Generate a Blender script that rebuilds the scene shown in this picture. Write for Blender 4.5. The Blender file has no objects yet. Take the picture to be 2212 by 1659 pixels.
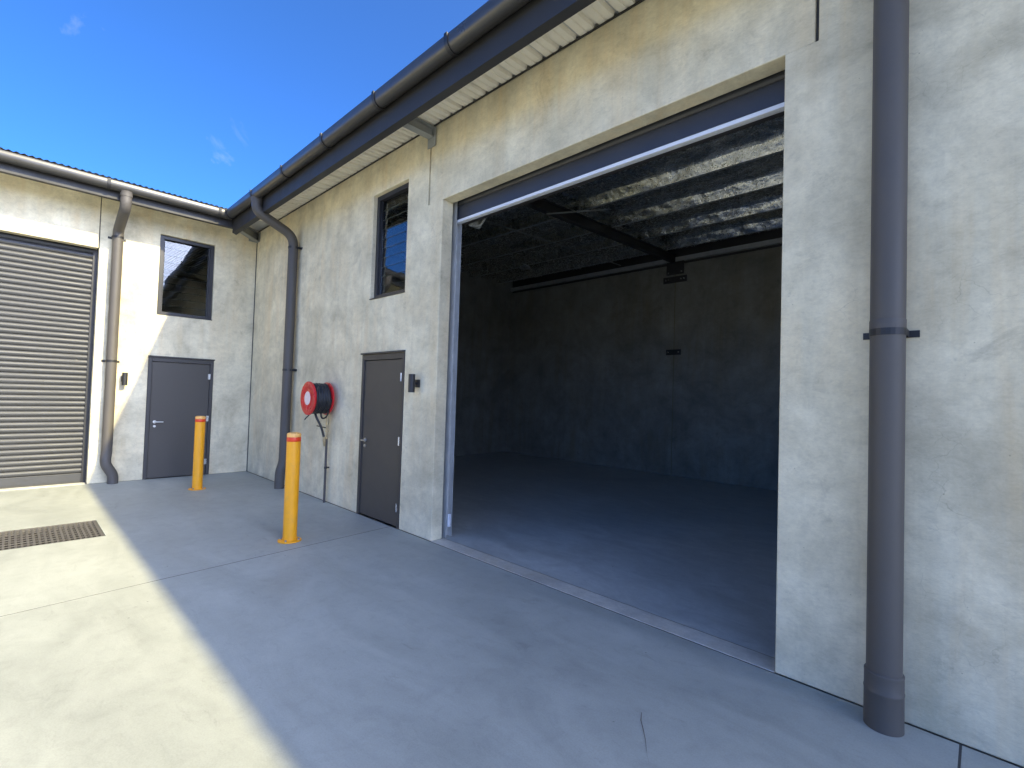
import bpy, bmesh, math, random
from mathutils import Vector, Matrix, noise as mnoise
random.seed(7)
sc = bpy.context.scene
COL = sc.collection
PI = math.pi

# ------------------------------------------------------------------ camera
cd = bpy.data.cameras.new('camera')
cd.sensor_fit = 'HORIZONTAL'; cd.sensor_width = 36.0
cd.lens = 1048.1 / 2212.0 * 36.0
cd.clip_start = 0.05; cd.clip_end = 3000
cam = bpy.data.objects.new('camera', cd); COL.objects.link(cam)
_r = Vector((0.71795737, 0.69538761, 0.03119735)); _u = Vector((-0.00393084, -0.04076719, 0.99916094)); _f = Vector((-0.69607597, 0.7174776, 0.02653565))
cam.matrix_world = Matrix(((_r.x, _u.x, -_f.x, 10.2575), (_r.y, _u.y, -_f.y, -3.2537), (_r.z, _u.z, -_f.z, 1.6034), (0, 0, 0, 1)))
sc.camera = cam

# ------------------------------------------------------------------ sky, sun, exposure
SUN = Vector((1.36, 0.34, 1.0)).normalized()
elev = math.asin(SUN.z); azim = math.atan2(SUN.x, SUN.y)
world = bpy.data.worlds.new('World'); sc.world = world; world.use_nodes = True
wn = world.node_tree.nodes; wl = world.node_tree.links
wn.clear()
wout = wn.new('ShaderNodeOutputWorld'); bg = wn.new('ShaderNodeBackground'); sky = wn.new('ShaderNodeTexSky')
sky.sky_type = 'NISHITA'; sky.sun_disc = False
sky.sun_elevation = elev; sky.sun_rotation = azim
sky.altitude = 0; sky.air_density = 0.29; sky.dust_density = 2.0; sky.ozone_density = 8.0
bg.inputs['Strength'].default_value = 0.15
hs = wn.new('ShaderNodeHueSaturation'); hs.inputs['Saturation'].default_value = 1.14
wl.new(sky.outputs[0], hs.inputs['Color'])
tc = wn.new('ShaderNodeTexCoord'); mp = wn.new('ShaderNodeMapping'); mp.inputs['Scale'].default_value = (1.0, 2.2, 2.6); nz = wn.new('ShaderNodeTexNoise')
nz.inputs['Scale'].default_value = 3.1; nz.inputs['Detail'].default_value = 9; nz.inputs['Roughness'].default_value = .58; nz.inputs['Distortion'].default_value = .6
cr = wn.new('ShaderNodeValToRGB'); cr.color_ramp.elements[0].position = .67; cr.color_ramp.elements[0].color = (0, 0, 0, 1); cr.color_ramp.elements[1].position = .92; cr.color_ramp.elements[1].color = (.5, .5, .5, 1)
cm = wn.new('ShaderNodeMix'); cm.data_type = 'RGBA'; cm.inputs[7].default_value = (1.6, 1.7, 1.8, 1)
wl.new(tc.outputs['Generated'], mp.inputs['Vector']); wl.new(mp.outputs[0], nz.inputs['Vector']); wl.new(nz.outputs['Fac'], cr.inputs[0])
wl.new(cr.outputs[0], cm.inputs[0]); wl.new(hs.outputs[0], cm.inputs[6]); wl.new(cm.outputs[2], bg.inputs['Color']); wl.new(bg.outputs[0], wout.inputs['Surface'])
sd = bpy.data.lights.new('sun', 'SUN'); sd.energy = 2.0; sd.angle = math.radians(0.8); sd.color = (1.0, 0.85, 0.45)
sun = bpy.data.objects.new('sun', sd); COL.objects.link(sun)
sun.rotation_euler = SUN.to_track_quat('Z', 'Y').to_euler(); sun.location = (30, 10, 30)
sc.view_settings.view_transform = 'Standard'; sc.view_settings.look = 'None'
sc.view_settings.gamma = 1.0; sc.view_settings.exposure = 2.35
sc.view_settings.use_curve_mapping = False

# ------------------------------------------------------------------ materials
class NT:
    def __init__(s, name):
        s.m = bpy.data.materials.new(name); s.m.use_nodes = True
        s.t = s.m.node_tree; s.n = s.t.nodes; s.l = s.t.links
        s.b = s.n['Principled BSDF']
    def node(s, typ, **kw):
        x = s.n.new(typ)
        for k, v in kw.items(): setattr(x, k, v)
        return x
    def link(s, a, b): s.l.new(a, b)
    def pos(s, scale=(1, 1, 1), world=True):
        src = s.node('ShaderNodeNewGeometry').outputs['Position'] if world else s.node('ShaderNodeTexCoord').outputs['Object']
        mp = s.node('ShaderNodeMapping'); mp.inputs['Scale'].default_value = scale
        s.link(src, mp.inputs['Vector']); return mp.outputs[0]
    def noise(s, vec, scale, detail=6, rough=.55, dist=0.0):
        x = s.node('ShaderNodeTexNoise'); x.inputs['Scale'].default_value = scale; x.inputs['Detail'].default_value = detail
        x.inputs['Roughness'].default_value = rough; x.inputs['Distortion'].default_value = dist
        s.link(vec, x.inputs['Vector']); return x.outputs['Fac']
    def ramp(s, fac, stops):
        x = s.node('ShaderNodeValToRGB'); e = x.color_ramp.elements
        while len(e) < len(stops): e.new(.5)
        for i, (p, c) in enumerate(stops):
            e[i].position = p; e[i].color = (c, c, c, 1) if isinstance(c, (int, float)) else (*c, 1)
        s.link(fac, x.inputs[0]); return x.outputs[0]
    def mix(s, a, b, fac, mode='MIX'):
        x = s.node('ShaderNodeMix'); x.data_type = 'RGBA'; x.blend_type = mode
        for v, i in ((fac, 0), (a, 6), (b, 7)):
            if isinstance(v, (int, float)): x.inputs[i].default_value = v if i == 0 else (v, v, v, 1)
            elif isinstance(v, tuple): x.inputs[i].default_value = (*v, 1)
            else: s.link(v, x.inputs[i])
        return x.outputs[2]
    def bump(s, hs, prev=None):
        for h, strength, dist in hs:
            x = s.node('ShaderNodeBump'); x.inputs['Strength'].default_value = strength; x.inputs['Distance'].default_value = dist
            s.link(h, x.inputs['Height'])
            if prev is not None: s.link(prev, x.inputs['Normal'])
            prev = x.outputs[0]
        s.link(prev, s.b.inputs['Normal']); return prev
    def set(s, **kw):
        for k, v in kw.items():
            inp = s.b.inputs[k.replace('_', ' ')]
            if hasattr(v, 'links') or hasattr(v, 'is_linked'): s.link(v, inp)
            elif isinstance(v, tuple): inp.default_value = (*v, 1)
            else: inp.default_value = v
        return s.m

def concrete(name, lo, hi, ochre, amt, bumpk=1.0, rough=.85, pit=True):
    t = NT(name); p = t.pos()
    big = t.noise(p, .9, 7, .62, .9); mid = t.noise(p, 2.3, 9, .68, .4); fine = t.noise(t.pos((1, 1, 1.8)), 42, 6, .75); speck = t.noise(t.pos((1, 1, 1.5)), 10, 11, .78, .3)
    c = t.mix(lo, hi, t.ramp(mid, [(.28, 0), (.70, 1)]))
    c = t.mix(c, t.ramp(big, [(.32, .76), (.5, .98), (.68, 1.12)]), 1.0, 'MULTIPLY')
    ps = t.pos((5.5, 5.5, .42)); st = t.noise(ps, 1.0, 7, .62, .5)
    gate = t.ramp(t.noise(p, .8, 3, .5, .3), [(.42, .12), (.62, 1)])
    c = t.mix(c, ochre, t.mix(0.0, t.mix(0.0, amt, gate), t.ramp(st, [(.42, 0), (.74, 1)])))
    c = t.mix(c, t.ramp(speck, [(.28, .76), (.5, .99), (.74, 1.09)]), .75, 'MULTIPLY')
    c = t.mix(c, t.ramp(fine, [(.28, .86), (.72, 1.08)]), .7, 'MULTIPLY')
    if pit:
        v = t.node('ShaderNodeTexVoronoi'); v.inputs['Scale'].default_value = 11; t.link(p, v.inputs['Vector'])
        pm = t.mix(t.ramp(v.outputs['Distance'], [(.02, 0.0), (.05, 1.0)]), 1.0, t.ramp(speck, [(.46, 1), (.5, 0)]), 'LIGHTEN')
        c = t.mix(c, t.mix(c, .45, 1.0, 'MULTIPLY'), t.ramp(pm, [(0, .7), (1, 0)]))
    # hairline crazing, only in patches, and faint vertical run-off streaks
    ve = t.node('ShaderNodeTexVoronoi'); ve.feature = 'DISTANCE_TO_EDGE'; ve.inputs['Scale'].default_value = 7.5
    nd = t.node('ShaderNodeVectorMath'); nd.operation = 'SCALE'; nd.inputs['Scale'].default_value = .16
    nn = t.node('ShaderNodeTexNoise'); nn.inputs['Scale'].default_value = 6; nn.inputs['Detail'].default_value = 5; t.link(p, nn.inputs['Vector']); t.link(nn.outputs['Color'], nd.inputs[0])
    na = t.node('ShaderNodeVectorMath'); na.operation = 'ADD'; t.link(p, na.inputs[0]); t.link(nd.outputs[0], na.inputs[1]); t.link(na.outputs[0], ve.inputs['Vector'])
    line = t.ramp(ve.outputs['Distance'], [(.004, 1), (.016, 0)])
    patch = t.ramp(t.noise(p, 1.6, 5, .6, .4), [(.55, 0), (.66, .42)])
    c = t.mix(c, t.mix(c, .50, 1.0, 'MULTIPLY'), t.mix(line, patch, 1.0, 'MULTIPLY'))
    run = t.noise(t.pos((9, 9, .16)), 1.3, 6, .6, .3)
    c = t.mix(c, t.ramp(run, [(.34, .88), (.50, 1.0)]), .4, 'MULTIPLY')
    grime = t.noise(p, 3.3, 9, .74, .6)
    c = t.mix(c, t.ramp(grime, [(.30, .74), (.42, 1.0)]), .8, 'MULTIPLY')
    oi = t.node('ShaderNodeObjectInfo')
    c = t.mix(c, t.ramp(oi.outputs['Random'], [(0, .94), (1, 1.04)]), 1.0, 'MULTIPLY')
    t.bump([(speck, .30 * bumpk, .010), (fine, .35 * bumpk, .004), (mid, .25 * bumpk, .03)])
    return t.set(Base_Color=c, Roughness=t.ramp(speck, [(.3, rough - .1), (.7, min(1, rough + .08))]))

M = {}
M['wall'] = concrete('wall_concrete', (.53, .475, .325), (.82, .745, .535), (.68, .51, .27), .6)
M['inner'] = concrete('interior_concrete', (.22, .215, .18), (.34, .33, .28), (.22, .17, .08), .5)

def ground_mat(name, lo, hi, rough, gloss_var, streak=(1, 1, 1)):
    t = NT(name); p = t.pos(); ps = t.pos(streak)
    big = t.noise(p, .45, 6, .6, .8); mid = t.noise(ps, 1.7, 10, .66, 1.2); fine = t.noise(p, 45, 5, .7); sp = t.noise(p, 7, 8, .7, .5)
    c = t.mix(lo, hi, t.ramp(mid, [(.3, 0), (.68, 1)]))
    c = t.mix(c, t.ramp(big, [(.3, .88), (.7, 1.07)]), 1.0, 'MULTIPLY')
    c = t.mix(c, t.ramp(sp, [(.25, .84), (.5, 1.0), (.8, 1.06)]), .8, 'MULTIPLY')
    c = t.mix(c, t.ramp(fine, [(.2, .9), (.8, 1.06)]), .5, 'MULTIPLY')
    v = t.node('ShaderNodeTexVoronoi'); v.inputs['Scale'].default_value = 4.3; t.link(p, v.inputs['Vector'])
    smu = t.noise(t.pos((.9, 2.6, 1)), 2.6, 9, .72, 1.6); c = t.mix(c, t.ramp(smu, [(.30, .82), (.40, 1.0), (.62, 1.0), (.74, 1.06)]), .85, 'MULTIPLY')
    grit = t.noise(p, 120, 3, .6); c = t.mix(c, t.ramp(grit, [(.3, .90), (.6, 1.03)]), .8, 'MULTIPLY')
    c = t.mix(c, t.mix(c, .35, 1.0, 'MULTIPLY'), t.ramp(v.outputs['Distance'], [(.018, .8), (.035, 0)]))
    t.bump([(fine, .22, .003), (sp, .12, .012), (mid, .10, .03)])
    return t.set(Base_Color=c, Roughness=t.ramp(mid, [(.3, rough - gloss_var), (.7, rough + gloss_var)]))
M['slab'] = ground_mat('yard_concrete', (.305, .320, .285), (.395, .41, .365), .60, .1, (.45, 1.3, 1))
M['floor'] = ground_mat('interior_floor_concrete', (.37, .385, .362), (.55, .57, .535), .38, .1, (1, 2.2, 1))
M['sill'] = concrete('sill_concrete', (.44, .42, .36), (.60, .57, .49), (.48, .39, .24), .5)
M['earth'] = ground_mat('earth', (.16, .14, .11), (.26, .23, .18), .95, .03)

def paint(name, col, rough=.45, var=.10, metallic=0.0, bumpk=.05, scale=3.0, world=True):
    t = NT(name); p = t.pos(world=world)
    a = t.noise(p, scale, 6, .6, .3); f = t.noise(p, scale * 18, 4, .6)
    c = t.mix(col, t.ramp(a, [(.3, 1 - var), (.7, 1 + var)]), 1.0, 'MULTIPLY')
    c = t.mix(c, t.ramp(f, [(.25, 1 - var * .6), (.7, 1.0)]), .7, 'MULTIPLY')
    t.bump([(a, bumpk, .02), (f, bumpk * .6, .002)])
    return t.set(Base_Color=c, Metallic=metallic, Roughness=t.ramp(a, [(.3, max(.02, rough - .07)), (.7, rough + .08)]))
M['pipe'] = paint('pipe_paint', (.080, .072, .063), .58, .08)
M['gutter'] = paint('gutter_paint', (.042, .040, .037), .34, .08)
M['fascia'] = paint('fascia_paint', (.024, .024, .025), .6, .08)
M['seam'] = paint('strap_paint', (.012, .012, .013), .5)
M['doorpaint'] = paint('door_paint', (.064, .058, .050), .55, .05, bumpk=.02)
M['doorframe'] = paint('door_frame_paint', (.046, .043, .040), .5, .06)
M['alu'] = paint('dark_aluminium', (.022, .023, .027), .38, .06)
M['soffit'] = paint('soffit_sheet', (.84, .80, .69), .55, .07)
M['slat'] = paint('roller_slat_paint', (.039, .041, .046), .5, .10)
M['rail'] = paint('bottom_rail_paint', (.036, .040, .052), .4, .06)
M['white'] = paint('white_seal', (.72, .74, .78), .35, .05)
M['galv'] = paint('galvanised_steel', (.60, .61, .60), .5, .12, .55, scale=6)
M['galvgrey'] = paint('grey_bracket_steel', (.27, .28, .27), .6, .12, .1)
M['steel'] = paint('dark_structural_steel', (.035, .033, .032), .55, .12)
M['silver'] = paint('satin_silver', (.62, .62, .60), .28, .05, .9, world=False)
M['roof'] = paint('roof_sheet', (.46, .47, .47), .4, .08)
t = NT('safety_yellow'); p = t.pos(world=False)
a = t.noise(p, 4, 6, .6, .3); sc_ = t.noise(t.pos((14, 14, 2.5), False), 2.2, 9, .72, .5); gr = t.noise(p, 11, 8, .7, .4)
c = t.mix((.86, .37, .008), t.ramp(a, [(.3, .93), (.7, 1.04)]), 1.0, 'MULTIPLY')
c = t.mix(c, (.30, .16, .05), t.ramp(sc_, [(.66, 0), (.72, .75)]))
c = t.mix(c, (.52, .30, .09), t.ramp(gr, [(.52, 0), (.75, .45)]))
t.bump([(sc_, .15, .002)])
M['yellow'] = t.set(Base_Color=c, Roughness=t.ramp(gr, [(.3, .36), (.7, .58)]))
M['yellowcap'] = paint('cap_yellow', (.83, .44, .12), .45, .05, world=False)
M['redband'] = paint('red_reflective_band', (.70, .050, .010), .4, .06, world=False)
M['red'] = paint('reel_red', (.58, .022, .025), .28, .05, world=False)
M['label'] = paint('reel_label', (.80, .66, .64), .5, .08, world=False, scale=20)
M['hose'] = paint('black_hose', (.016, .017, .020), .42, .1, world=False)
M['brass'] = paint('brass', (.36, .30, .19), .35, .1, .9, world=False)
M['black'] = paint('black_powdercoat', (.018, .018, .019), .45, .06, world=False)
M['galvbar'] = paint('grate_steel', (.105, .098, .090), .6, .2, .2, scale=9)
M['pit'] = paint('pit_dark', (.035, .03, .026), .9, .15)
M['joint'] = paint('joint_sealant', (.055, .055, .053), .8, .1)
M['crack'] = paint('crack_dirt', (.10, .07, .055), .9, .2)
M['darkroom'] = paint('dark_plasterboard', (.10, .10, .10), .9, .05)
M['moss'] = paint('sealant_yellow', (.20, .17, .06), .8, .2)

t = NT('reflective_foil'); p = t.pos()
a = t.noise(p, 5, 8, .7, 1.2); b = t.noise(p, 22, 6, .7, .6); v = t.node('ShaderNodeTexVoronoi'); v.inputs['Scale'].default_value = 14; v.feature = 'F1'
t.link(t.pos((1, 2.2, 1)), v.inputs['Vector'])
t.bump([(a, .30, .05), (v.outputs['Distance'], .14, .02), (b, .08, .005)])
M['foil'] = t.set(Base_Color=t.mix((.60, .60, .57), (.80, .80, .76), a), Metallic=1.0, Roughness=t.ramp(b, [(.3, .16), (.7, .34)]))

t = NT('window_glass')
M['glass'] = t.set(Base_Color=(.55, .60, .62), Roughness=.015, IOR=1.52, Transmission_Weight=1.0)
t = NT('glass_edge')
M['glassedge'] = t.set(Base_Color=(.20, .24, .24), Roughness=.4)

# ------------------------------------------------------------------ geometry helpers
class MB:
    def __init__(s): s.v = []; s.f = []; s.mi = []
    def add(s, vs, fs, mi=0):
        o = len(s.v); s.v += [tuple(x) for x in vs]; s.f += [tuple(i + o for i in f) for f in fs]; s.mi += [mi] * len(fs); return s
    def box(s, a, b, mi=0):
        x0, y0, z0 = (min(a[i], b[i]) for i in range(3)); x1, y1, z1 = (max(a[i], b[i]) for i in range(3))
        return s.add([(x0, y0, z0), (x1, y0, z0), (x1, y1, z0), (x0, y1, z0), (x0, y0, z1), (x1, y0, z1), (x1, y1, z1), (x0, y1, z1)],
                     [(0, 3, 2, 1), (4, 5, 6, 7), (0, 1, 5, 4), (1, 2, 6, 5), (2, 3, 7, 6), (3, 0, 4, 7)], mi)
    def tube(s, pts, r, n=20, cap=True, mi=0):
        pts = [Vector(p) for p in pts]; rs = r if isinstance(r, (list, tuple)) else [r] * len(pts)
        up = None; rings = []
        for i, p in enumerate(pts):
            d = ((pts[i + 1] - p) if i == 0 else (p - pts[i - 1]) if i == len(pts) - 1 else ((pts[i + 1] - p).normalized() + (p - pts[i - 1]).normalized()))
            d.normalize()
            if up is None: up = Vector((0, 0, 1)) if abs(d.z) < .9 else Vector((1, 0, 0))
            a = (up - d * up.dot(d)).normalized(); b = d.cross(a); up = a
            rings.append([p + (a * math.cos(2 * PI * k / n) + b * math.sin(2 * PI * k / n)) * rs[i] for k in range(n)])
        vs = [q for R in rings for q in R]; fs = []
        for i in range(len(rings) - 1):
            for k in range(n):
                k2 = (k + 1) % n; fs.append((i * n + k, i * n + k2, (i + 1) * n + k2, (i + 1) * n + k))
        if cap: fs += [tuple(range(n - 1, -1, -1)), tuple((len(rings) - 1) * n + k for k in range(n))]
        return s.add(vs, fs, mi)
    def lathe(s, prof, n=28, o=(0, 0, 0), axis='z', mi=0):
        vs = []; fs = []
        for r, h in prof:
            for k in range(n):
                a = 2 * PI * k / n; c, d = r * math.cos(a), r * math.sin(a)
                q = (c, d, h) if axis == 'z' else (c, h, d) if axis == 'y' else (h, c, d)
                vs.append((q[0] + o[0], q[1] + o[1], q[2] + o[2]))
        m = len(prof)
        for i in range(m - 1):
            for k in range(n):
                k2 = (k + 1) % n; fs.append((i * n + k, i * n + k2, (i + 1) * n + k2, (i + 1) * n + k))
        fs += [tuple(range(n - 1, -1, -1)), tuple((m - 1) * n + k for k in range(n))]
        return s.add(vs, fs, mi)
    def loft(s, A, B, mi=0, cap=True):
        """two matching closed loops of points"""
        n = len(A); fs = [(k, (k + 1) % n, n + (k + 1) % n, n + k) for k in range(n)]
        if cap: fs += [tuple(range(n - 1, -1, -1)), tuple(range(n, 2 * n))]
        return s.add(list(A) + list(B), fs, mi)
    def mesh(s, name, mats, smooth=35):
        me = bpy.data.meshes.new(name); me.from_pydata(s.v, [], s.f)
        for m in (mats if isinstance(mats, (list, tuple)) else [mats]): me.materials.append(m)
        me.polygons.foreach_set('material_index', s.mi)
        bm = bmesh.new(); bm.from_mesh(me); bmesh.ops.recalc_face_normals(bm, faces=bm.faces); bm.to_mesh(me); bm.free()
        if smooth: me.shade_smooth(); me.set_sharp_from_angle(angle=math.radians(smooth))
        me.update(); return me
ORG = {}
def root(o):
    while o.parent: o = o.parent
    return o
def link(name, me, parent=None, loc=(0, 0, 0)):
    o = bpy.data.objects.new(name, me); COL.objects.link(o); o.location = loc
    if parent: o.parent = parent
    return o
def part(name, mb, mat, parent=None, smooth=35, bevel=0, seg=2):
    """verts given in world space; stored relative to the thing's own origin"""
    if parent is not None:
        ox, oy, oz = ORG.get(root(parent).name, (0, 0, 0)); mb.v = [(x - ox, y - oy, z - oz) for x, y, z in mb.v]
    o = link(name, mb.mesh(name, mat, smooth), parent)
    if bevel:
        m = o.modifiers.new('edge', 'BEVEL'); m.width = bevel; m.segments = seg; m.limit_method = 'ANGLE'; m.angle_limit = math.radians(40); m.harden_normals = False
    return o
def piece(name, me, parent, loc, rot=None):
    ox, oy, oz = ORG.get(root(parent).name, (0, 0, 0))
    o = link(name, me, parent, (loc[0] - ox, loc[1] - oy, loc[2] - oz))
    if rot: o.rotation_euler = rot
    return o
def thing(name, label, cat, loc=(0, 0, 0), group=None):
    o = bpy.data.objects.new(name, None); COL.objects.link(o); o.location = loc; o.empty_display_size = .2
    o['label'] = label; o['category'] = cat
    if group: o['group'] = group
    ORG[o.name] = loc; return o
def holes(us, vs, cut, fn, depth, n_mi=0):
    """a plate in the u-v plane with rectangular cuts; fn(u, v, d) -> world"""
    us = sorted(set(us + [c for h in cut for c in h[:2]])); vs = sorted(set(vs + [c for h in cut for c in h[2:]]))
    solid = {}
    for i in range(len(us) - 1):
        for j in range(len(vs) - 1):
            cu, cv = (us[i] + us[i + 1]) / 2, (vs[j] + vs[j + 1]) / 2
            solid[i, j] = not any(h[0] < cu < h[1] and h[2] < cv < h[3] for h in cut)
    mb = MB(); idx = {}
    def V(i, j, d):
        if (i, j, d) not in idx: idx[i, j, d] = len(mb.v); mb.v.append(fn(us[i], vs[j], depth * d))
        return idx[i, j, d]
    for (i, j), s in solid.items():
        if not s: continue
        F = [(V(i, j, 0), V(i + 1, j, 0), V(i + 1, j + 1, 0), V(i, j + 1, 0)), (V(i, j, 1), V(i, j + 1, 1), V(i + 1, j + 1, 1), V(i + 1, j, 1))]
        for di, dj, e in ((-1, 0, ((i, j), (i, j + 1))), (1, 0, ((i + 1, j), (i + 1, j + 1))), (0, -1, ((i, j), (i + 1, j))), (0, 1, ((i, j + 1), (i + 1, j + 1)))):
            if not solid.get((i + di, j + dj), False):
                (a, b), (c, d) = e; F.append((V(a, b, 0), V(c, d, 0), V(c, d, 1), V(a, b, 1)))
        mb.f += F; mb.mi += [n_mi] * len(F)
    return mb
def fillet(pts, r, seg=6):
    pts = [Vector(p) for p in pts]; out = [pts[0]]
    for i in range(1, len(pts) - 1):
        p = pts[i]; a = (pts[i - 1] - p); b = (pts[i + 1] - p); rr = min(r, a.length * .49, b.length * .49)
        A = p + a.normalized() * rr; B = p + b.normalized() * rr
        for k in range(seg + 1):
            t_ = k / seg; out.append(A * (1 - t_) ** 2 + p * 2 * t_ * (1 - t_) + B * t_ ** 2)
    return out + [pts[-1]]
MAIN = lambda u, v, d: (u, d, v)          # main wall, face y = 0, depth towards +y
LEFT = lambda u, v, d: (-d, u, v)         # left wall, face x = 0, depth towards -x

# ------------------------------------------------------------------ ground
g = MB(); g.add([(-900, -900, -.07), (900, -900, -.07), (900, 900, -.07), (-900, 900, -.07)], [(0, 1, 2, 3)])
ground = part('ground', g, M['earth'], smooth=0); ground['kind'] = 'structure'
JX = lambda y: 5.155 + (-.1 - y) * .0975           # control joint, a little off square
DR = (2.745, 3.60, -3.74, -2.495)                  # drain pit
def slab(quads, name='concrete_slab'):
    mb = MB()
    for q in quads: mb.add([(x, y, 0) for x, y in q], [(0, 1, 2, 3)])
    me = mb.mesh('slab', M['slab'], 0)
    bm = bmesh.new(); bm.from_mesh(me); bmesh.ops.remove_doubles(bm, verts=bm.verts, dist=1e-5)
    bmesh.ops.recalc_face_normals(bm, faces=bm.faces)
    if sum(f.normal.z for f in bm.faces) < 0: bmesh.ops.reverse_faces(bm, faces=bm.faces)
    bnd = [e for e in bm.edges if e.is_boundary]
    r = bmesh.ops.extrude_edge_only(bm, edges=bnd)
    for v_ in r['geom']:
        if isinstance(v_, bmesh.types.BMVert): v_.co.z = -.068
    bm.to_mesh(me); bm.free()
    o = link(name, me, ground, (0, 0, 0))
    b = o.modifiers.new('edge', 'BEVEL'); b.width = .0012; b.segments = 1; b.limit_method = 'ANGLE'
    return o
JW = .005; Y0 = -.011; Y1 = -14.0
ys = [Y0, DR[3], DR[2], Y1]
qa = []
for i in range(3):
    ya, yb = ys[i], ys[i + 1]
    if i == 1:
        qa += [[(0.006, yb), (DR[0], yb), (DR[0], ya), (0.006, ya)], [(DR[1], yb), (JX(yb) - JW, yb), (JX(ya) - JW, ya), (DR[1], ya)]]
    else:
        xs_a = [0.006, DR[0], DR[1], JX(ya) - JW]; xs_b = [0.006, DR[0], DR[1], JX(yb) - JW]
        for k in range(3): qa.append([(xs_b[k], yb), (xs_b[k + 1], yb), (xs_a[k + 1], ya), (xs_a[k], ya)])
slab(qa)
slab([[(JX(Y1) + JW, Y1), (10.184 - .03, Y1), (10.184, Y0), (JX(Y0) + JW, Y0)]])
slab([[(10.194 - .03, Y1), (16, Y1), (16, Y0), (10.194, Y0)]])
slab([[(16.012, Y1), (40, Y1), (40, 9), (16.012, 9)]])
slab([[(-9, -40), (40, -40), (40, Y1 - .01), (-9, Y1 - .01)]])
for a, b in (((JX(Y0), Y0), (JX(Y1), Y1)), ((10.189, Y0), (10.159, Y1))):
    jf = MB().add([(a[0] - JW, a[1], -.0008), (a[0] + JW, a[1], -.0008), (b[0] + JW, b[1], -.0008), (b[0] - JW, b[1], -.0008)], [(0, 3, 2, 1)])
    part('joint_filler', jf, M['joint'], ground, 0)
part('joint_filler', MB().box((0, -.0108, -.06), (16, -.0002, -.0015)), M['joint'], ground, 0)
part('joint_filler', MB().box((.0002, -14, -.06), (.0058, -.0112, -.0015)), M['joint'], ground, 0)
# hairline crack near the bottom edge of the view
ck = MB(); cp = [(9.005, -.93), (9.035, -.99), (9.075, -1.04), (9.12, -1.10), (9.165, -1.17), (9.23, -1.26), (9.33, -1.38)]
for i in range(len(cp) - 1):
    (x0, y0), (x1, y1) = cp[i], cp[i + 1]; w0 = .0012 + .0012 * math.sin(i); w1 = .0012 + .0012 * math.sin(i + 1)
    ck.add([(x0 - w0, y0, .003), (x0 + w0, y0, .003), (x1 + w1, y1, .003), (x1 - w1, y1, .003)], [(0, 1, 2, 3)])
part('crack', ck, M['crack'], ground, 0)

# ------------------------------------------------------------------ shared building parts
WT = 4.70; OH = .77; SL = .04
gut = []                                  # gutter profile (outward offset, z), closed
cen, zr = .695, 4.655
for k in range(15):
    a = PI * k / 14; gut.append((cen - .075 * math.cos(a), zr - .078 * math.sin(a)))
gut.append((.772, 4.705)); gut.append((.764, 4.716)); gut.append((.754, 4.705))
for k in range(14, -1, -1):
    a = PI * k / 14; gut.append((cen - .071 * math.cos(a), zr + .002 - .074 * math.sin(a)))
gut.append((.624, 4.70)); gut.append((.620, 4.70))
def eave(parent, fn, start, end, straps, zdrop):
    """fn(s, o, z): s along the eave, o out from the wall"""
    mb = MB(); mb.loft([fn(start(o), o, z) for o, z in gut], [fn(end, o, z) for o, z in gut])
    gt = part('gutter', mb, M['gutter'], parent, 40)
    for s_ in straps:
        sb = MB(); pr = [(cen - .085 * math.cos(PI * k / 14), zr - .088 * math.sin(PI * k / 14)) for k in range(15)] + [(.783, 4.716)]
        pr2 = [(.770, 4.712)] + [(cen - .0755 * math.cos(PI * k / 14), zr - .0785 * math.sin(PI * k / 14)) for k in range(14, -1, -1)]
        sb.loft([fn(s_ - .021, o, z) for o, z in pr + pr2], [fn(s_ + .021, o, z) for o, z in pr + pr2])
        part('strap', sb, M['seam'], gt, 40)
    zb = WT - .04 - zdrop
    fp = [(.612, 4.672), (.612, zb + .052), (.617, zb + .05), (.617, zb), (.53, zb), (.53, zb + .012), (.600, zb + .012), (.600, 4.672)]
    fb = MB(); fb.loft([fn(start(o), o, z) for o, z in fp], [fn(end, o, z) for o, z in fp])
    part('fascia', fb, M['fascia'], parent, 30)
def corrugated(col, clip, fn, far):
    """roof sheet: 76 mm corrugations along the eave; col = (from, to)"""
    mb = MB(); s_ = col[0]; rows = []
    while s_ < col[1]:
        for k in range(6):
            d = .076 * k / 6; h = .009 + .009 * math.cos(2 * PI * k / 6); a = clip(s_ + d); rows.append((fn(s_ + d, a, h), fn(s_ + d, far, h)))
        s_ += .076
    vs = [q for r_ in rows for q in r_]; fs = [(2 * i, 2 * i + 1, 2 * i + 3, 2 * i + 2) for i in range(len(rows) - 1)]
    return mb.add(vs, fs)
def pipe(parent, path, r=.075, fr=.16):
    return part('downpipe', MB().tube(fillet(path, fr, 7), r, 28), M['pipe'], parent, 50)
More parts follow.
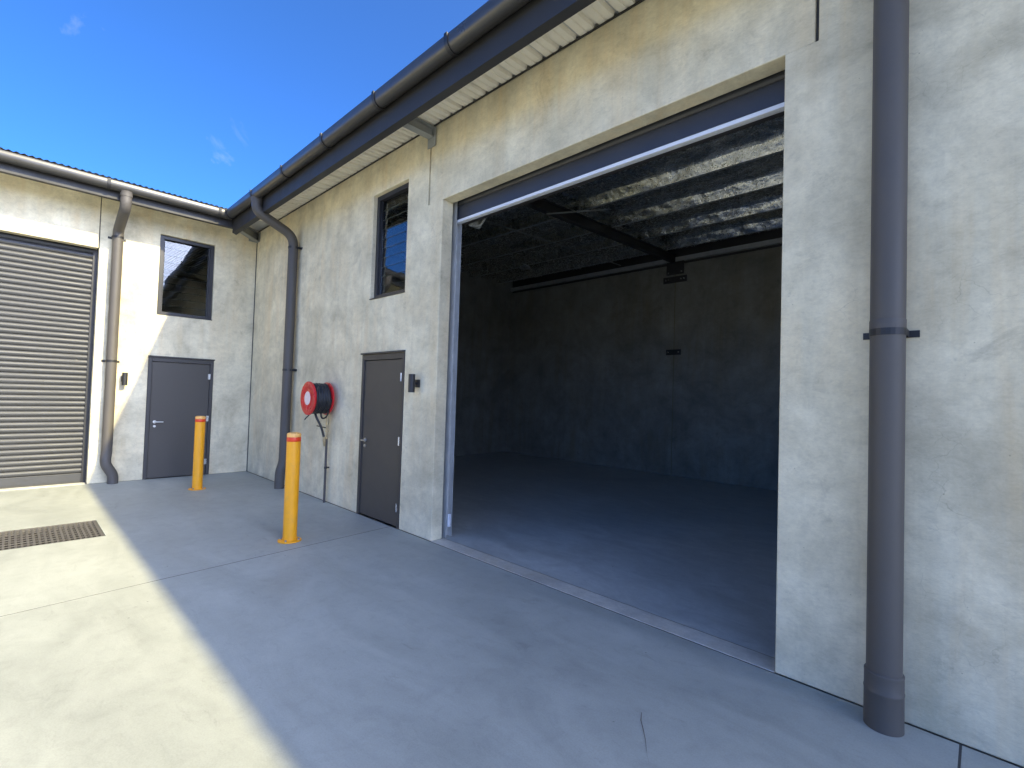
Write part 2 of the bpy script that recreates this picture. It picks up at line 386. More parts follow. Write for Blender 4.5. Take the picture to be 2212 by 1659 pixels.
def clip_strap(dp, c, axis, r=.075, w=.018):
    """saddle strap fixed to the wall; axis = 'x' on the main wall, 'y' on the left wall"""
    x, y, z = c; mb = MB()
    if axis == 'x':
        mb.box((x - r - .045, -.007, z - w), (x - r + .01, -.001, z + w)); mb.box((x + r - .01, -.007, z - w), (x + r + .045, -.001, z + w))
        loop = [(math.cos(PI * k / 12), -math.sin(PI * k / 12)) for k in range(13)]
        A = [(x + (r + .003) * a, y + (r + .003) * b, z) for a, b in loop]; A = [(x + r + .003, -.004, z)] + A + [(x - r - .003, -.004, z)]
    else:
        mb.box((.001, y - r - .045, z - w), (.007, y - r + .01, z + w)); mb.box((.001, y + r - .01, z - w), (.007, y + r + .045, z + w))
        loop = [(math.sin(PI * k / 12), math.cos(PI * k / 12)) for k in range(13)]
        A = [(x + (r + .003) * a, y + (r + .003) * b, z) for a, b in loop]; A = [(.004, y + r + .003, z)] + A + [(.004, y - r - .003, z)]
    for i in range(len(A) - 1):
        (x0, y0, _), (x1, y1, _) = A[i], A[i + 1]
        mb.add([(x0, y0, z - w), (x1, y1, z - w), (x1, y1, z + w), (x0, y0, z + w)], [(0, 1, 2, 3)])
    part('bracket', mb, M['seam'], dp, 40)

def make_door(parent, fn, u0, u1, top, hinge_hi=True):
    """u = along the wall left to right as seen, fn(u, v, d) with d into the wall"""
    fr = .055
    F = MB()
    def bx(mb, a, b, mi=0):
        P = [fn(*a), fn(*b)]; mb.box(P[0], P[1], mi); return mb
    bx(F, (u0 + .002, 0, -.006), (u0 + fr, top - .002, .11)); bx(F, (u1 - fr, 0, -.006), (u1 - .002, top - .002, .11)); bx(F, (u0 + fr, top - fr - .02, -.006), (u1 - fr, top - .002, .11))
    L = bx(MB(), (u0 + fr + .004, .012, .014), (u1 - fr - .004, top - fr - .026, .055))
    d = part('door', L, M['doorpaint'], parent, 30, .002)
    part('frame', F, M['doorframe'], d, 30, .003)
    part('drip_head', bx(MB(), (u0 - .008, top + .001, -.03), (u1 + .008, top + .022, -.001)), M['doorframe'], d, 30, .003)
    for z in (.24, 1.03, 1.80):
        hb = MB().tube([fn(u1 - fr - .002, z - .05, -.008), fn(u1 - fr - .002, z + .05, -.008)], .0085, 10)
        bx(hb, (u1 - fr - .03, z - .05, .010), (u1 - fr + .004, z + .05, -.001))
        part('hinge', hb, M['silver'], d)
    hz = .98; hu = u0 + fr + .075
    hb = MB().tube([fn(hu, hz, .014), fn(hu, hz, .002)], .027, 20)
    hb.tube(fillet([fn(hu, hz, .01), fn(hu, hz, -.055), fn(hu + .115, hz, -.055)], .02, 5), .0095, 10)
    hb.tube([fn(hu, hz - .075, .014), fn(hu, hz - .075, .001)], .02, 16)
    part('handle', hb, M['silver'], d)
    return d
BLADE = {}
def make_window(parent, fn, u0, u1, z0, z1, along):
    rec = .055; fw = .062
    F = MB()
    def bx(mb, a, b): mb.box(fn(*a), fn(*b)); return mb
    e = .002
    bx(F, (u0 + e, z0 + e, rec), (u0 + fw, z1 - e, .135)); bx(F, (u1 - fw, z0 + e, rec), (u1 - e, z1 - e, .135))
    bx(F, (u0 + fw, z0 + e, rec), (u1 - fw, z0 + fw, .135)); bx(F, (u0 + fw, z1 - fw, rec), (u1 - fw, z1 - e, .135))
    # inner clip channels
    bx(F, (u0 + fw, z0 + fw, .082), (u0 + fw + .022, z1 - fw, .130)); bx(F, (u1 - fw - .022, z0 + fw, .082), (u1 - fw, z1 - fw, .130))
    w = part('window', F, M['alu'], parent, 30, .002)
    part('sill_flashing', bx(MB(), (u0 - .0, z0 + .001, -.012), (u1 + .0, z0 + .012, rec + .005)), M['alu'], w, 30)
    n = 10; H = (z1 - z0 - 2 * fw) / n; L = (u1 - u0 - 2 * fw - .05) / 2
    key = (along, round(L, 3))
    if key not in BLADE:
        mb = MB(); hh = H / 2 + .008; th = .003
        P = [(-L, -th, -hh), (L, -th, -hh), (L, th, -hh), (-L, th, -hh), (-L, -th, hh), (L, -th, hh), (L, th, hh), (-L, th, hh)]
        if along == 'y': P = [(-b, a, c) for a, b, c in P]
        mb.add(P, [(4, 5, 6, 7), (0, 3, 2, 1)], 1); mb.add(P, [(0, 1, 5, 4), (1, 2, 6, 5), (2, 3, 7, 6), (3, 0, 4, 7)], 0)
        me = mb.mesh('louvre_blade', [M['glass'], M['glassedge']], 0)
        bm = bmesh.new(); bm.from_mesh(me); bmesh.ops.remove_doubles(bm, verts=bm.verts, dist=1e-6); bmesh.ops.recalc_face_normals(bm, faces=bm.faces); bm.to_mesh(me); bm.free()
        BLADE[key] = me
    for k in range(n):
        c = fn((u0 + u1) / 2, z0 + fw + H * (k + .5), .105)
        tl = math.radians(4.5 + random.uniform(-.5, .5))
        piece('louvre_blade', BLADE[key], w, c, (-tl, 0, 0) if along == 'x' else (0, -tl, 0))
    return w

# ------------------------------------------------------------------ main warehouse building (right-hand wing)
O0, O1, OZ = 5.94, 9.37, 3.78
bm_ = thing('warehouse_building', 'grey concrete warehouse with a wide open roller door and dark empty interior', 'building')
D0, D1, DT = 4.303, 5.309, 2.10
W0, W1, WB, WTp = 4.435, 5.247, 2.825, 4.215
JL, JR = 5.66, 9.55
GAP = .010
def panel(u, v, cut, fn=MAIN, parent=bm_, depth=.15, mat='wall'):
    return part('wall_panel', holes(list(u), list(v), cut, fn, depth), M[mat], parent, 0, .007, 2)
panel((.008, O0), (0, WT), [(D0, D1, 0, DT), (W0, W1, WB, WTp), (JL, O0, OZ + .0, WT)])
panel((JL + 2 * GAP, JR - 2 * GAP), (OZ + .0, WT), [], lambda u, v, d: (u, d + .008, v))
panel((O1, 9.90), (0, WT), [(O1, JR, OZ, WT)])
panel((9.912, 16.0), (0, WT), [])
# joint sealant behind the grooves
for xa, xb, ya, za in ((JL, JL + 2 * GAP, .03, OZ + .02), (JR - 2 * GAP, JR, .03, OZ + .02), (9.90, 9.912, .02, 0)):
    part('joint_sealant', MB().box((xa, ya, za), (xb, .06, WT - .02)), M['joint'], bm_, 0)
part('corner_sealant', MB().box((-.0, -.012, 0), (.012, .02, WT - .1)), M['joint'], bm_, 0)

# interior shell
IX0, IX1, IY1 = .35, 9.80, 6.80
fl = MB(); fl.add([(IX0, .178, .004), (IX1, .178, .004), (IX1, IY1, .004), (IX0, IY1, .004)], [(0, 1, 2, 3)])
fl.add([(IX0, .152, .004), (O0 - .001, .152, .004), (O0 - .001, .178, .004), (IX0, .178, .004)], [(0, 1, 2, 3)])
part('floor', fl, M['floor'], bm_, 0)
part('sill', MB().box((O0 + .002, .002, -.05), (O1 - .002, .176, .003)), M['sill'], bm_, 0, .002)
bk = 5.40
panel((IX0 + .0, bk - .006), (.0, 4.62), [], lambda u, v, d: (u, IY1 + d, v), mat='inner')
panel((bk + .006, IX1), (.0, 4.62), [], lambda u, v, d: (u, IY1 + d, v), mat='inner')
part('joint_sealant', MB().box((bk - .006, IY1 + .012, 0), (bk + .006, IY1 + .05, 4.6)), M['moss'], bm_, 0)
def slope_wall(x0, x1, ya, yb, mat):
    ta, tb = 4.712 + SL * ya, 4.712 + SL * yb
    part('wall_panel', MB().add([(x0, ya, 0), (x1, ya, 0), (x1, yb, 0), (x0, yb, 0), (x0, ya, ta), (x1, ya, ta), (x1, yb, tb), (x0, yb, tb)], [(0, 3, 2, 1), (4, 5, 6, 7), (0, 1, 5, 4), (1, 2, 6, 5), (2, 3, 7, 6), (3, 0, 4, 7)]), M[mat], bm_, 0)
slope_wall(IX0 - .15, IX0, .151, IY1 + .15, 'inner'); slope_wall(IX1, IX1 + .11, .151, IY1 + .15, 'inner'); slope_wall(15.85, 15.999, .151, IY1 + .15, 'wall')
panel((IX1 + .112, 15.848), (0, 4.98), [], lambda u, v, d: (u, IY1 + d, v))
part('floor', MB().add([(IX1 + .112, .152, .004), (15.848, .152, .004), (15.848, IY1, .004), (IX1 + .112, IY1, .004)], [(0, 1, 2, 3)]), M['floor'], bm_, 0)
part('shadow_gap_strip', MB().box((IX0, IY1 + .06, 4.60), (IX1, IY1 + .16, 4.99)), M['steel'], bm_, 0)  # dark box stands in for the shadow gap above the back wall
part('wall_capping', MB().box((IX0, IY1 - .02, 4.685), (IX1, IY1 + .058, 4.78)), M['galv'], bm_, 0)

# roof of the main wing
rf = part('roof', corrugated((-6.8, 16.2), lambda s_: max(-.70, -s_), lambda s_, o, h: (s_, o, 4.72 + SL * o + h), 7.1), M['roof'], bm_, 40)
SP = .19
sm = MB(); pr = [(0, .0), (SP * .38 - .014, 0), (SP * .38 - .008, .012), (SP * .38 + .008, .012), (SP * .38 + .014, 0), (SP - .058, 0), (SP - .048, .034), (SP - .012, .034), (SP, 0), (SP, .004), (SP - .010, .038), (SP - .050, .038), (SP - .060, .016), (0, .016)]
sm.loft([(x, -.60, z - .60 * SL) for x, z in pr], [(x, -.001, z) for x, z in pr])
sm.box((0.0, -.335, -.335 * SL + .0008), (.0015, -.329, .0))
SME = sm.mesh('soffit_panel', M['soffit'], 25)
x = .0
while x < 16.0:
    if x >= .58: piece('soffit_panel', SME, rf, (x, 0, 4.688))
    x += SP
part('soffit_trim', MB().box((.05, -.014, 4.668), (16, -.001, 4.680)), M['fascia'], rf, 0)
eave(bm_, lambda s_, o, z: (s_, -o, z), lambda o: o, 16.1, [.80, 2.02, 3.25, 4.50, 5.72, 6.93, 8.15, 9.4, 10.6, 11.8, 13, 14.2], .28)

# eave outriggers (grey steel channel stubs carrying the fascia)
for ox in (5.70, 9.62):
    ob = MB(); y0 = -.60
    ob.box((ox - .05, y0, 4.655), (ox + .05, -.008, 4.668)); ob.box((ox - .05, y0, 4.545), (ox + .05, -.008, 4.553)); ob.box((ox - .006, y0, 4.553), (ox + .002, -.008, 4.655))
    ob.box((ox - .075, -.010, 4.44), (ox + .075, -.001, 4.66))
    og = part('eave_bracket', ob, M['galvgrey'], bm_, 0, .002)
ob = MB()
for a, b in (((.02, -.02), (.60, -.60)),):
    d = Vector((b[0] - a[0], b[1] - a[1], 0)).normalized(); n = Vector((-d.y, d.x, 0)) * .055
    A = [Vector((*a, 0)) + n * s_ for s_ in (-1, 1)]; B = [Vector((*b, 0)) + n * s_ for s_ in (-1, 1)]
    for z0, z1 in ((4.49, 4.50), (4.64, 4.65)):
        ob.add([(*A[0].xy, z0), (*A[1].xy, z0), (*B[1].xy, z0), (*B[0].xy, z0), (*A[0].xy, z1), (*A[1].xy, z1), (*B[1].xy, z1), (*B[0].xy, z1)], [(0, 3, 2, 1), (4, 5, 6, 7), (0, 1, 5, 4), (1, 2, 6, 5), (2, 3, 7, 6), (3, 0, 4, 7)])
    n2 = n.normalized() * .006
    A = [Vector((*a, 0)) + n2 * s_ for s_ in (-1, 1)]; B = [Vector((*b, 0)) + n2 * s_ for s_ in (-1, 1)]
    ob.add([(*A[0].xy, 4.5), (*A[1].xy, 4.5), (*B[1].xy, 4.5), (*B[0].xy, 4.5), (*A[0].xy, 4.64), (*A[1].xy, 4.64), (*B[1].xy, 4.64), (*B[0].xy, 4.64)], [(0, 3, 2, 1), (4, 5, 6, 7), (0, 1, 5, 4), (1, 2, 6, 5), (2, 3, 7, 6), (3, 0, 4, 7)])
ob.box((.001, -.16, 4.47), (.011, -.012, 4.66)); ob.box((.012, -.011, 4.47), (.16, -.001, 4.66))
part('eave_bracket', ob, M['galvgrey'], bm_, 0, .002)

# purlins, foil and rafters inside
zp = lambda y: 4.555 + SL * y
pys = [.95, 2.05, 3.12, 4.18, 5.22, 6.25]
for y in pys:
    z = zp(y); c = MB(); t_ = .004
    c.box((IX0 + .01, y - .03, z), (IX1 - .01, y + .03, z + t_)); c.box((IX0 + .01, y - .03, z + t_), (IX1 - .01, y - .03 + t_, z + .15)); c.box((IX0 + .01, y - .03 + t_, z + .15 - t_), (IX1 - .01, y + .03, z + .15))
    c.box((IX0 + .01, y + .03 - t_, z + t_), (IX1 - .01, y + .03, z + .018))
    part('purlin', c, M['galv'], rf, 0)
    mb = MB(); vs = []; fs = []; nx, ny = 300, 5  # foil strip added on each purlin, tilted to throw back the sunlit yard
    for i in range(nx + 1):
        xx = IX0 + .012 + (IX1 - IX0 - .024) * i / nx
        for j in range(ny + 1):
            u = j / ny; w_ = math.sin(PI * u)
            d = .014 * mnoise.noise((xx * 4.1, u * 2, y)) * w_ + .006 * mnoise.noise((xx * 15, u * 4, y + 5)) * w_
            vs.append((xx, y - .125 + .091 * u - d, z + .150 - .158 * u - d * .6))
    for i in range(nx):
        for j in range(ny):
            a = i * (ny + 1) + j; fs.append((a, a + ny + 1, a + ny + 2, a + 1))
    mb.add(vs, fs); part('foil_wrap_reflector', mb, M['foil'], rf, 25)
edges = [.16] + pys + [IY1 + .05]
for b_ in range(len(edges) - 1):
    ya, yb = edges[b_], edges[b_ + 1]; nx, ny = 280, 18; mb = MB(); vs = []; fs = []
    for i in range(nx + 1):
        xx = IX0 + .005 + (IX1 - IX0 - .01) * i / nx
        for j in range(ny + 1):
            u = j / ny; yy = ya + (yb - ya) * u
            sag = -.20 * (u ** .4) * (1 - u) ** .8 * (.75 + .5 * mnoise.noise((xx * .7, b_ * 3.1, 0)))
            cr = .040 * mnoise.noise((xx * 1.6 + yy * .9, yy * 2.6, b_ * 7)) + .030 * abs(mnoise.noise((xx * 3.1 + yy * 2.2, yy * 3.4 - xx * .8, 3 + b_))) + .008 * mnoise.noise((xx * 8 - yy * 4, yy * 8, 9))
            lap = .03 * max(0, 1 - abs(((xx - .9) % 1.35) - .675) / .05)
            vs.append((xx, yy, zp(yy) + .152 + sag + cr * math.sin(PI * min(1, max(0, u))) ** .5 - lap * math.sin(PI * u)))
    for i in range(nx):
        for j in range(ny):
            a = i * (ny + 1) + j; fs.append((a, a + ny + 1, a + ny + 2, a + 1))
    mb.add(vs, fs); part('foil_sheet', mb, M['foil'], rf, 40)
for rx in (5.40,):
    c = MB(); A = []; B = []
    for dx0, dx1, dz0, dz1 in ((-.05, .05, -.18, -.170), (-.004, .004, -.170, -.018), (-.05, .05, -.018, -.008)):
        ya, yb = .16, IY1 - .02
        c.add([(rx + dx0, ya, zp(ya) + dz0), (rx + dx1, ya, zp(ya) + dz0), (rx + dx1, yb, zp(yb) + dz0), (rx + dx0, yb, zp(yb) + dz0), (rx + dx0, ya, zp(ya) + dz1), (rx + dx1, ya, zp(ya) + dz1), (rx + dx1, yb, zp(yb) + dz1), (rx + dx0, yb, zp(yb) + dz1)],
              [(0, 3, 2, 1), (4, 5, 6, 7), (0, 1, 5, 4), (1, 2, 6, 5), (2, 3, 7, 6), (3, 0, 4, 7)])
    rafter = part('rafter', c, M['steel'], bm_, 0)
    part('end_plate', MB().box((rx - .20, IY1 - .016, 4.40), (rx + .20, IY1 - .002, 4.72)), M['steel'], rafter, 0, .002)
    part('end_plate', MB().box((rx - .27, IY1 - .014, 4.22), (rx + .27, IY1 - .002, 4.36)), M['steel'], rafter, 0, .002)
    for by, bz in ((.21, 4.29), (.14, 4.29), (-.14, 4.29), (-.21, 4.29), (.15, 4.45), (-.15, 4.45)):
        part('bolt', MB().tube([(rx + by, IY1 - .016, bz), (rx + by, IY1 - .034, bz)], .016, 6), M['silver'], rafter, 0)
jp = part('joint_plate', MB().box((bk - .17, IY1 - .014, 2.63), (bk + .17, IY1 - .002, 2.75)), M['steel'], bm_, 0, .002)
for s_ in (-1, 1): part('bolt', MB().tube([(bk + s_ * .12, IY1 - .016, 2.69), (bk + s_ * .12, IY1 - .034, 2.69)], .016, 6), M['silver'], jp, 0)
c = MB()
c.tube([(IX0, 1.5, 4.52), (8.6, 1.5, 4.52)], .012, 8); c.tube([(4.2, .3, 4.50), (4.2, 6.5, 4.74)], .012, 8); c.tube([(5.4, 2.4, 4.45), (5.95, 3.3, 4.66)], .012, 8)
part('conduit', c, M['galvgrey'], bm_)

# open roller door of the main wing
rd = part('roller_door', MB().tube([(O0 - .12, .50, 4.20), (O1 + .12, .50, 4.20)], .26, 36), M['slat'], bm_)
SLP = .083
def slat_mesh(L, along):
    n = 8; pr = [(-.004 - .020 * math.sin(PI * k / n) ** .8, SLP * k / n) for k in range(n + 1)]
    pr = pr + [(d + .002, z) for d, z in reversed(pr)]
    mb = MB()
    if along == 'x': mb.loft([(0, d, z) for d, z in pr], [(L, d, z) for d, z in pr])
    else: mb.loft([(-d, 0, z) for d, z in pr], [(-d, -L, z) for d, z in pr])
    return mb.mesh('slat', M['slat'], 50)
SX = slat_mesh(O1 - O0 + .06, 'x')
for k in range(6): piece('slat', SX, rd, (O0 - .03, .235, 3.765 + k * SLP))
rb = MB(); pr = [(.222, 3.60), (.214, 3.607), (.214, 3.755), (.224, 3.765), (.246, 3.765), (.252, 3.757), (.252, 3.60)]
rb.loft([(O0 - .03, y, z) for y, z in pr], [(O1 + .03, y, z) for y, z in pr]); part('bottom_rail', rb, M['rail'], rd, 30)
sb = MB(); pr = [(.205, 3.568), (.205, 3.597), (.256, 3.597), (.262, 3.568), (.235, 3.562)]
sb.loft([(O0 - .03, y, z) for y, z in pr], [(O1 + .03, y, z) for y, z in pr]); part('bottom_seal', sb, M['white'], rd, 30)
part('bottom_angle', MB().box((O0 - .03, .266, 3.565), (O1 + .03, .31, 3.575)).box((O0 - .03, .264, 3.565), (O1 + .03, .268, 3.62)), M['steel'], rd, 0)
for gx, s_ in ((O0, 1), (O1, -1)):
    gm = MB(); a = gx - .055 * s_; b = gx + .022 * s_
    gm.box((a, .185, .012), (b, .192, 3.95)); gm.box((a, .262, .012), (b, .269, 3.95)); gm.box((a, .192, .012), (a + .006 * s_, .262, 3.95))
    part('guide', gm, M['galv'], rd, 0)
hb = MB().tube([(O0 + .10, .34, 3.60), (O0 + .10, .46, 3.60)], .055, 16); hb.box((O0 + .05, .30, 3.63), (O0 + .20, .34, 3.70)); hb.tube(fillet([(O0 + .12, .4, 3.56), (O0 + .20, .4, 3.55), (O0 + .28, .4, 3.62), (O0 + .30, .4, 3.75)], .05), .012, 8)
part('chain_bracket', hb, M['galvgrey'], rd)
part('slide_bolt', MB().box((O0 + .024, .20, .13), (O0 + .045, .235, .27)), M['white'], rd, 0, .003)
# small sign-white box low on the jamb is the door's slide bolt

make_door(bm_, MAIN, D0, D1, DT)
make_window(bm_, MAIN, W0, W1, WB, WTp, 'x')

# downpipes of the main wing
PY = -.105
dp = pipe(bm_, [(2.06, -.69, 4.60), (2.06, -.69, 4.40), (2.07, PY, 4.14), (2.05, PY, .42), (2.05, -.155, .27), (2.05, -.155, 0.0)])
dp['label'] = 'dark grey downpipe bending in from the gutter near the corner'
part('outlet', MB().lathe([(.082, 4.52), (.082, 4.585), (.09, 4.60)], 28, (2.06, -.69, 0)), M['pipe'], dp)
clip_strap(dp, (2.065, PY, 3.95), 'x'); clip_strap(dp, (2.055, PY, 1.93), 'x')
dp = pipe(bm_, [(9.905, -.69, 4.60), (9.905, -.69, 4.45), (9.905, -.118, 4.22), (9.905, -.118, 0.0)])
dp['label'] = 'large dark grey downpipe nearest the camera on the right'
part('collar', MB().lathe([(.0758, .280), (.0825, .274), (.0835, .268), (.0825, .262), (.0825, .192), (.0845, .188), (.0845, .180), (.0830, .176), (.0830, .0)][::-1], 40, (9.905, -.118, 0)), M['pipe'], dp)
part('sleeve', MB().lathe([(.0758, 2.06), (.0772, 2.055), (.0772, 1.98), (.0758, 1.975)][::-1], 40, (9.905, -.118, 0)), M['pipe'], dp)
clip_strap(dp, (9.905, -.118, 1.995), 'x')

# ------------------------------------------------------------------ left wing
bl_ = thing('warehouse_building', 'concrete warehouse wing at left with a closed grey roller shutter in sunlight', 'building', (-.0, -3.0, 0))
R0, R1 = -2.353, -5.80
E0, E1 = -1.638, -.651
V0, V1 = -1.555, -.716
def lpanel(u, v, cut, fn=LEFT, mat='wall', depth=.15): return part('wall_panel', holes(list(u), list(v), cut, fn, depth), M[mat], bl_, 0, .007, 2)
lpanel((R0, -.0), (0, WT), [(E0, E1, 0, DT), (V0, V1, 2.845, 4.245)])
lpanel((R1, R0 - .012), (3.80, WT), [])
lpanel((-14, R1 - .012), (0, WT), [])
part('joint_sealant', MB().box((-.06, R0 - .012, 3.82), (-.02, R0, WT - .02)), M['joint'], bl_, 0)
part('joint_sealant', MB().box((-.06, R1 - .012, 0), (-.02, R1, WT - .02)), M['joint'], bl_, 0)
lpanel((-14, 7), (0, 5.2), [], lambda u, v, d: (-8 - d, u, v)); lpanel((-8, -.152), (0, 5.2), [], lambda u, v, d: (u, -14 + d, v)); lpanel((-8, -.152), (0, 5.2), [], lambda u, v, d: (u, 7 - d, v)); lpanel((.002, 7), (0, 4.66), [], lambda u, v, d: (-d - .0, u, v), mat='inner')
fl = MB(); fl.add([(-8, -13.8, .004), (-.152, -13.8, .004), (-.152, 6.8, .004), (-8, 6.8, .004)], [(0, 1, 2, 3)]); part('floor', fl, M['floor'], bl_, 0)
part('sill', MB().box((-.15, R1 + .002, -.05), (-.002, R0 - .014, .010)), M['sill'], bl_, 0, .004)
rl = part('roof', corrugated((-14.2, 7.0), lambda s_: min(.70, -s_), lambda s_, o, h: (o, s_, 4.778 - SL * o + h), -8.2), M['roof'], bl_, 40)
sf = MB(); sf.add([(.60, -.60, 4.665), (.60, -14.1, 4.665), (.002, -14.1, 4.688), (.002, -.002, 4.688)], [(0, 1, 2, 3)]); part('soffit_sheet', sf, M['soffit'], rl, 0)
eave(bl_, lambda s_, o, z: (o, s_, z), lambda o: -o, -14.1, [-.86, -2.35, -3.6, -4.8, -6.0, -7.2, -8.4, -9.6], .19)
make_door(bl_, LEFT, E0, E1, DT)
make_window(bl_, LEFT, V0, V1, 2.845, 4.245, 'y')
# closed roller shutter
L = R0 - R1 + .08
sh = MB().box((-.36, R1 - .06, 3.86), (-.30, R0 + .06, 4.3)); rs = part('roller_door', sh, M['fascia'], bl_, 0)
SY = slat_mesh(L, 'y')
for k in range(45): piece('slat', SY, rs, (-.195, R0 + .04, 0.16 + k * SLP + random.uniform(-.0015, .0015)), (0, random.uniform(-.03, .03), 0))
part('bottom_rail', MB().box((-.21, R1 - .04, .03), (-.178, R0 + .04, .16)), M['slat'], rs, 0, .004)
part('bottom_seal', MB().box((-.208, R1 - .04, .005), (-.18, R0 + .04, .029)), M['joint'], rs, 0)
for gy, s_ in ((R0, -1), (R1, 1)):
    gm = MB().box((-.165, gy - .06 * s_, .012), (-.158, gy + .06 * s_, 3.95)).box((-.25, gy - .06 * s_, .012), (-.243, gy + .06 * s_, 3.95)).box((-.243, gy - .06 * s_, .012), (-.165, gy - .053 * s_, 3.95))
    part('guide', gm, M['seam'], rs, 0)
# downpipe of the left wing
dp = pipe(bl_, [(.69, -2.13, 4.60), (.69, -2.13, 4.36), (.12, -2.14, 4.12), (.115, -2.14, .50), (.15, -2.16, .33), (.15, -2.05, .14), (.15, -2.05, 0)], .072, .10)
dp['label'] = 'grey downpipe beside the closed shutter, kinked near the ground'
part('outlet', MB().lathe([(.079, 4.52), (.079, 4.585), (.087, 4.60)], 28, (.69, -2.13, 0)), M['pipe'], dp)
clip_strap(dp, (.118, -2.14, 4.0), 'y', .072); clip_strap(dp, (.115, -2.14, 1.98), 'y', .072)

# ------------------------------------------------------------------ drain grate
dg = thing('drain_grate', 'rectangular steel drain grate set into sunlit concrete before the closed shutter', 'grate', ((DR[0] + DR[1]) / 2, DR[3], 0))
part('pit', MB().add([(DR[0], DR[2], -.062), (DR[1], DR[2], -.062), (DR[1], DR[3], -.062), (DR[0], DR[3], -.062)], [(0, 1, 2, 3)]), M['pit'], dg, 0)
e = .004; fm = MB(); a0, a1, b0, b1 = DR[0] + e, DR[1] - e, DR[2] + e, DR[3] - e; w = .03
fm.box((a0, b0, -.045), (a1, b0 + w, -.002)); fm.box((a0, b1 - w, -.045), (a1, b1, -.002)); fm.box((a0, b0 + w, -.045), (a0 + w, b1 - w, -.002)); fm.box((a1 - w, b0 + w, -.045), (a1, b1 - w, -.002))
part('frame', fm, M['galvbar'], dg, 0, .002)
BM = MB().box((a0 + w + .001, -.009, -.040), (a1 - w - .001, .009, -.006)).mesh('bar', M['galvbar'], 0)
y = b1 - w - .028
while y > b0 + w + .01: piece('bar', BM, dg, (0, y, 0)); y -= .043
RM = MB().box((-.005, b0 + w, -.014), (.005, b1 - w, -.0045)).mesh('cross_rod', M['galvbar'], 0)
for k in range(7): piece('cross_rod', RM, dg, (a0 + w + (a1 - a0 - 2 * w) * (k + 1) / 8, 0, 0))

# ------------------------------------------------------------------ bollards
def parts_of(o): return [c for c in bpy.data.objects if c.parent == o]
def copy_thing(o, loc, label):
    c = o.copy(); COL.objects.link(c); c.location = loc; c['label'] = label
    for ch in parts_of(o):
        k = ch.copy(); COL.objects.link(k); k.parent = c
        for gch in parts_of(ch):
            q = gch.copy(); COL.objects.link(q); q.parent = k
    return c
bo = thing('bollard', 'yellow steel bollard with red band nearer the camera, before the hose reel', 'bollard', (4.965, -1.125, 0), 'yellow bollards')
ORG[bo.name] = (0, 0, 0)
part('post', MB().lathe([(.0700, .008), (.0700, 1.055)], 40), M['yellow'], bo)
part('band', MB().lathe([(.0702, 1.056), (.0715, 1.058), (.0715, 1.100), (.0702, 1.102)], 40), M['redband'], bo)
part('cap', MB().lathe([(.0700, 1.1025), (.0712, 1.108), (.0712, 1.130), (.066, 1.142), (.045, 1.150), (.012, 1.152)], 40), M['yellowcap'], bo)
bp = part('base_plate', MB().lathe([(.118, .001), (.118, .011), (.115, .0125), (.072, .0125)], 40), M['yellow'], bo)
for k in range(4):
    a = PI / 4 + k * PI / 2
    part('bolt', MB().tube([(.095 * math.cos(a), .095 * math.sin(a), .0128), (.095 * math.cos(a), .095 * math.sin(a), .030)], .010, 6), M['galvgrey'], bp, 0)
copy_thing(bo, (1.395, -1.155, 0), 'yellow steel bollard farther away, in front of the left grey door')

# ------------------------------------------------------------------ fire hose reel
HX, HZ = 3.44, 1.495
hr = thing('hose_reel', 'red fire hose reel with coiled black hose on the concrete wall', 'hose reel', (HX, 0, 0))
c = MB().lathe([(.05, -.345), (.10, -.345), (.135, -.338), (.165, -.352), (.228, -.352), (.238, -.345), (.238, -.325), (.228, -.318), (.05, -.318)], 48, (HX, 0, HZ), 'y')
dk = part('front_disc', c, M['red'], hr, 35)
part('label_plate', MB().lathe([(.092, -.3475), (.096, -.349), (.095, -.351), (.02, -.352)], 36, (HX, 0, HZ), 'y'), M['label'], dk)
for k in range(3):
    a = .5 + k * 2 * PI / 3
    part('rib', MB().tube([(HX + .10 * math.cos(a), -.345, HZ + .10 * math.sin(a)), (HX + .165 * math.cos(a), -.350, HZ + .165 * math.sin(a))], .008, 8), M['red'], dk)
part('back_disc', MB().lathe([(.05, -.085), (.225, -.085), (.236, -.080), (.236, -.066), (.225, -.060), (.05, -.060)], 48, (HX, 0, HZ), 'y'), M['red'], hr)
hp = []; N = 520
for k in range(N + 1):
    u = k / N; lay = 0 if u < .5 else 1; w_ = (u * 2) % 1 if u < 1 else 1
    yy = -.098 - .205 * (w_ if lay == 0 else 1 - w_); rr = .172 + .030 * lay + .004 * math.sin(k * .7)
    a = u * 2 * PI * 17
    hp.append((HX + rr * math.cos(a), yy, HZ + rr * math.sin(a)))
part('hose', MB().tube(hp, .0165, 8), M['hose'], hr, 60)
part('hub', MB().lathe([(.05, -.058), (.05, -.335)], 20, (HX, 0, HZ), 'y'), M['red'], hr)
part('wall_mount', MB().box((HX - .06, -.058, HZ - .16), (HX + .06, -.002, HZ + .16)), M['red'], hr, 0, .004)
part('hose_tail', MB().tube(fillet([(HX - .03, -.22, HZ - .20), (HX + .02, -.22, HZ - .27), (HX + .06, -.16, HZ - .40), (HX + .07, -.12, HZ - .55)], .07), .017, 10), M['hose'], hr)
part('hose_loop', MB().tube(fillet([(HX + .02, -.16, HZ - .19), (HX + .03, -.15, HZ - .29), (HX + .12, -.12, HZ - .27), (HX + .15, -.10, HZ - .17)], .07), .012, 10), M['hose'], hr)
part('nozzle', MB().tube([(HX + .07, -.12, HZ - .54), (HX + .072, -.115, HZ - .60), (HX + .074, -.11, HZ - .68)], [.017, .021, .012], 12), M['brass'], hr)
wp = part('water_pipe', MB().tube([(HX + .02, -.055, .0), (HX + .02, -.055, HZ - .58)], .0165, 12), M['pipe'], hr)
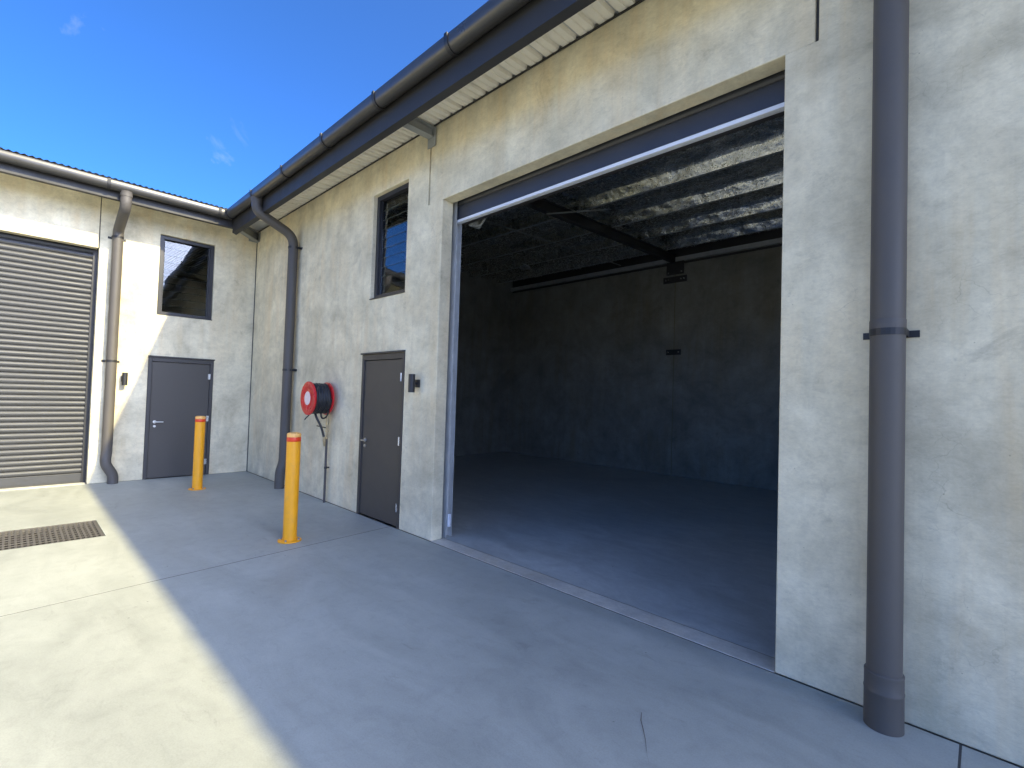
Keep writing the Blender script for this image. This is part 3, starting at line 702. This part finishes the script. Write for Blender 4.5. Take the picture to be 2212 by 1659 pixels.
part('clamp', MB().tube([(HX + .02, -.055, .50), (HX + .02, -.002, .50)], .010, 8).tube([(HX + .02, -.055, .485), (HX + .02, -.055, .515)], .021, 12), M['black'], wp)
vb = MB().tube([(HX + .02, -.055, HZ - .60), (HX + .02, -.055, HZ - .30)], [.014, .014], 12).tube([(HX + .02, -.055, HZ - .30), (HX + .02, -.055, HZ - .20)], .013, 10)
for z in (HZ - .57, HZ - .47, HZ - .36): vb.tube([(HX + .02, -.055, z - .014), (HX + .02, -.055, z + .014)], .021, 8)
vv = part('valve', vb, M['brass'], hr)
part('lever', MB().tube(fillet([(HX + .02, -.075, HZ - .42), (HX - .04, -.11, HZ - .41), (HX - .13, -.14, HZ - .40)], .03), .008, 8), M['black'], vv)
part('hose_guide', MB().tube(fillet([(HX - .02, -.30, HZ - .23), (HX - .10, -.33, HZ - .30), (HX - .17, -.30, HZ - .31)], .05), .008, 8), M['black'], hr)

# ------------------------------------------------------------------ wall lights
wlt = thing('wall_light', 'black cylinder wall light beside the main door, left of the open bay', 'wall light', (5.60, 0, 1.723), 'black cylinder wall lights')
ORG[wlt.name] = (0, 0, 0)
part('body', MB().lathe([(.034, -.102), (.038, -.104), (.038, .104), (.034, .102), (.034, .085)], 28, (0, -.090, 0)), M['black'], wlt)
part('mount', MB().box((-.038, -.022, -.045), (.038, -.001, .045)).tube([(0, -.022, 0), (0, -.056, 0)], .018, 14), M['black'], wlt, 35, .002)
c2 = copy_thing(wlt, (0, -1.955, 1.70), 'black cylinder wall light in sunlight between the left downpipe and left door')
c2.rotation_euler = (0, 0, PI / 2)

# ------------------------------------------------------------------ inside the bay
hl = thing('high_bay_light', 'small hanging high bay lamp in the dark bay ceiling', 'lamp', (3.3, 4.2, 4.55))
part('cord', MB().tube([(3.3, 4.2, 4.40), (3.3, 4.2, 4.72)], .005, 6), M['galvgrey'], hl)
part('shade', MB().lathe([(.115, 4.33), (.12, 4.335), (.10, 4.37), (.05, 4.39), (.03, 4.41)], 28, (3.3, 4.2, 0)), M['silver'], hl)
